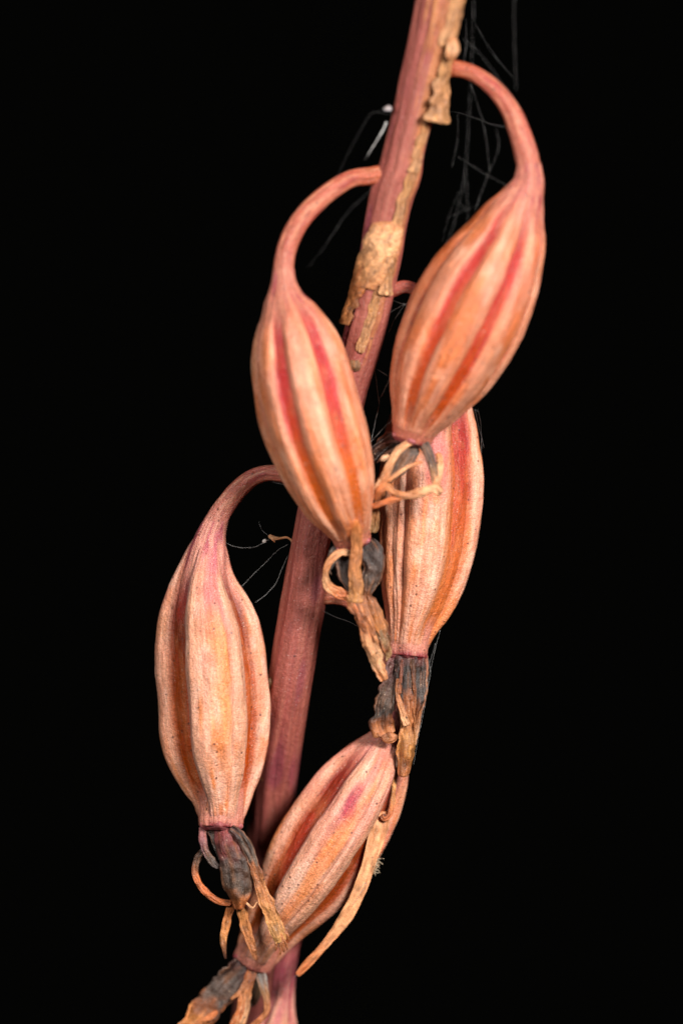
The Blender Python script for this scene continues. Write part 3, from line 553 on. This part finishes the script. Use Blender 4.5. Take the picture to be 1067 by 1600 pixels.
o = empty('plant_fibre', P(421, 841, 15), 'crooked pale plant fibre caught in threads beside the stalk', 'debris')
rb('twig', o, [(420, 837, 15, 4), (428, 841, 15, 3.2), (438, 841, 15, 1.8), (449, 840, 15, 1.5), (454, 843, 15, 1.4), (458, 853, 14, 1.2)], [(0, T_PALE), (1, T_TAN)], th=2.5, seed=3, n=60, m=14)
rb('flake', o, [(410, 847, 15, 1.6), (414, 845, 15, 2.6), (417, 844, 15, 1.5)], [(0, (230, 225, 220)), (1, (230, 225, 220))], th=2, seed=5, n=20, m=12)
rb('splinter', o, [(424, 842, 15, 1.5), (428, 845, 16, 1.2), (430, 848, 16, .8)], [(0, T_PALE), (1, T_TAN)], th=1.2, seed=6, n=14, m=10)
W2 = web('small star of threads in the bend of the short half-hidden pedicel', [
    [(603, 492, 96), (618, 483, 100), (633, 475, 104), (650, 466, 112)], [(614, 470, 96), (624, 473, 100), (633, 475, 104)], [(633, 475, 104), (637, 486, 108), (642, 500, 112)],
    [(614, 462, 104), (626, 457, 106), (640, 456, 104), (652, 458, 100)], [(607, 520, 80), (616, 500, 90), (633, 475, 104)]], r=.45, beads=.8)
W3 = web('slack threads hanging in the dark gap between the stalk and the arched capsule', [
    [(585, 575, 70), (589, 605, 80), (592, 630, 84), (587, 655, 88), (580, 690, 92), (580, 715, 96)], [(585, 575, 70), (596, 581, 90), (606, 588, 110)], [(594, 622, 84), (602, 606, 96), (612, 585, 112)],
    [(580, 690, 92), (600, 668, 100), (620, 650, 112)], [(578, 700, 92), (594, 690, 100), (618, 672, 112)], [(584, 720, 96), (604, 700, 100), (624, 684, 106)]], r=.4)
W4 = web('loose web hanging from the tan flap behind the arched pedicel', [
    [(741, -20, -170), (738, 60, -165), (736, 120, -165), (731, 200, -165), (727, 265, -160), (716, 320, -155), (706, 360, -150), (690, 400, -145), (680, 440, -140)],
    [(727, 265, -160), (729, 300, -150), (731, 350, -130)], [(775, 200, -100), (779, 228, -100), (764, 268, -95), (752, 300, -90), (742, 330, -85)],
    [(700, 174, 120), (735, 182, -30), (765, 193, -60), (800, 200, -70)], [(716, 318, -155), (727, 326, -140), (742, 324, -110), (766, 322, -70)], [(722, 60, -130), (745, 80, -140), (780, 125, -150), (812, 170, -160)],
    [(803, -20, -180), (803, 60, -180), (806, 140, -170)]] + [[(x0, y0, -60), ((x0+x1)/2+q, (y0+y1)/2, -90), (x1, y1, -70)] for x0, y0, x1, y1, q in [(728, 30, 722, 110, 3), (744, 40, 800, 120, -5), (715, 178, 706, 260, 4), (735, 130, 765, 268, 6), (716, 245, 792, 290, -3), (700, 340, 748, 318, 2), (690, 380, 716, 300, -3)]], r=.17, beads=1.6)
W5 = web('drooping threads spread behind the pedicel that curves away from the middle of the stalk', [
    [(604, 192, 190), (597, 205, 190), (585, 225, 190), (570, 250, 185)], [(612, 178, -100), (584, 176, -110), (560, 210, -120), (530, 270, -125), (505, 330, -125)], [(600, 262, -80), (575, 300, -110), (545, 330, -120), (500, 395, -110), (480, 420, -100)]], r=.18)
thread('strand', W5, [(604, 191, 190, 1.6), (597, 205, 190, 1.4), (587, 222, 190, 1.1), (574, 243, 186, .5)], 1, 3.3)
o = rb('lint_speck', None, [(599, 169, 186, 2), (603, 170, 188, 3.6), (607, 169, 188, 4), (612, 172, 186, 2)], [(0, (150, 144, 148)), (1, (160, 154, 158))], th=4, seed=77, n=30, m=20)
o['label'] = 'white speck of lint beside the upper stalk'; o['category'] = 'lint'
W6 = web('beaded threads running down past the charred black-and-tan petals', [
    [(687, 985, 20), (676, 1030, 18), (668, 1070, 16), (662, 1110, 14), (654, 1150, 12), (646, 1195, 8)], [(680, 1005, 24), (670, 1040, 22), (664, 1085, 18), (655, 1135, 14), (648, 1168, 12)],
    [(668, 1028, 14), (672, 1045, 18), (665, 1088, 20), (652, 1140, 16)]], r=.32, beads=2.5)
W7 = web('thread from the papery ribbon tip to the magenta capsule neck', [
    [(463, 1524, -28), (455, 1534, -40), (450, 1542, -70), (445, 1546, -96), (438, 1544, -100), (434, 1552, -102), (426, 1548, -104)]], r=.8, beads=1.5)
W8 = web('single fine thread across the dark gap below the crumpled tan strip', [[(500, 953, 0), (520, 962, 10), (545, 972, 30), (572, 985, 98)]], r=.25)
W9 = web('threads trailing along the edge of the half-hidden capsule below the arched one', [[(746, 640, 110), (750, 656, 60), (752, 690, 20), (750, 740, -10)], [(742, 640, 100), (748, 668, 40), (756, 700, 10)]], r=.35)
tf = empty('debris_tuft', P(584, 1348, -10), 'ragged grey-brown tuft of debris snagged on the slanting capsule edge', 'debris')
rb('clump', tf, [(586, 1336, -14, 5), (585, 1346, -8, 7), (582, 1356, -6, 7), (580, 1366, -8, 4)], [(0, (150, 124, 96)), (1, (176, 150, 118))], th=5, fold=1.5, rag=.4, seed=61, n=40, m=20)
for k in range(22):
    a = rng.uniform(-.6, 3.4); l = rng.uniform(7, 16); x0, y0 = 584+rng.uniform(-4, 4), 1350+rng.uniform(-12, 12)
    thread('bristle', tf, [(x0, y0, -6, .9), (x0+math.cos(a)*l*.6, y0+math.sin(a)*l*.5+rng.uniform(-2, 2), -4, .7), (x0+math.cos(a)*l, y0+math.sin(a)*l, -2+rng.uniform(-6, 6), .4)], 1, k, col=(196, 178, 150), mat=DRY)
W10 = web('short thread pulled from the debris tuft to the papery ribbon', [[(581, 1370, -6), (570, 1385, 5), (558, 1404, 2), (550, 1416, -2)], [(576, 1378, 0), (568, 1382, 10), (560, 1390, 6)]], r=.5)
W11 = web('thread under the curve of the plump capsule pedicel', [[(420, 752, 22), (434, 755, 26), (450, 760, 28), (462, 772, 28), (465, 790, 26)]], r=.5)
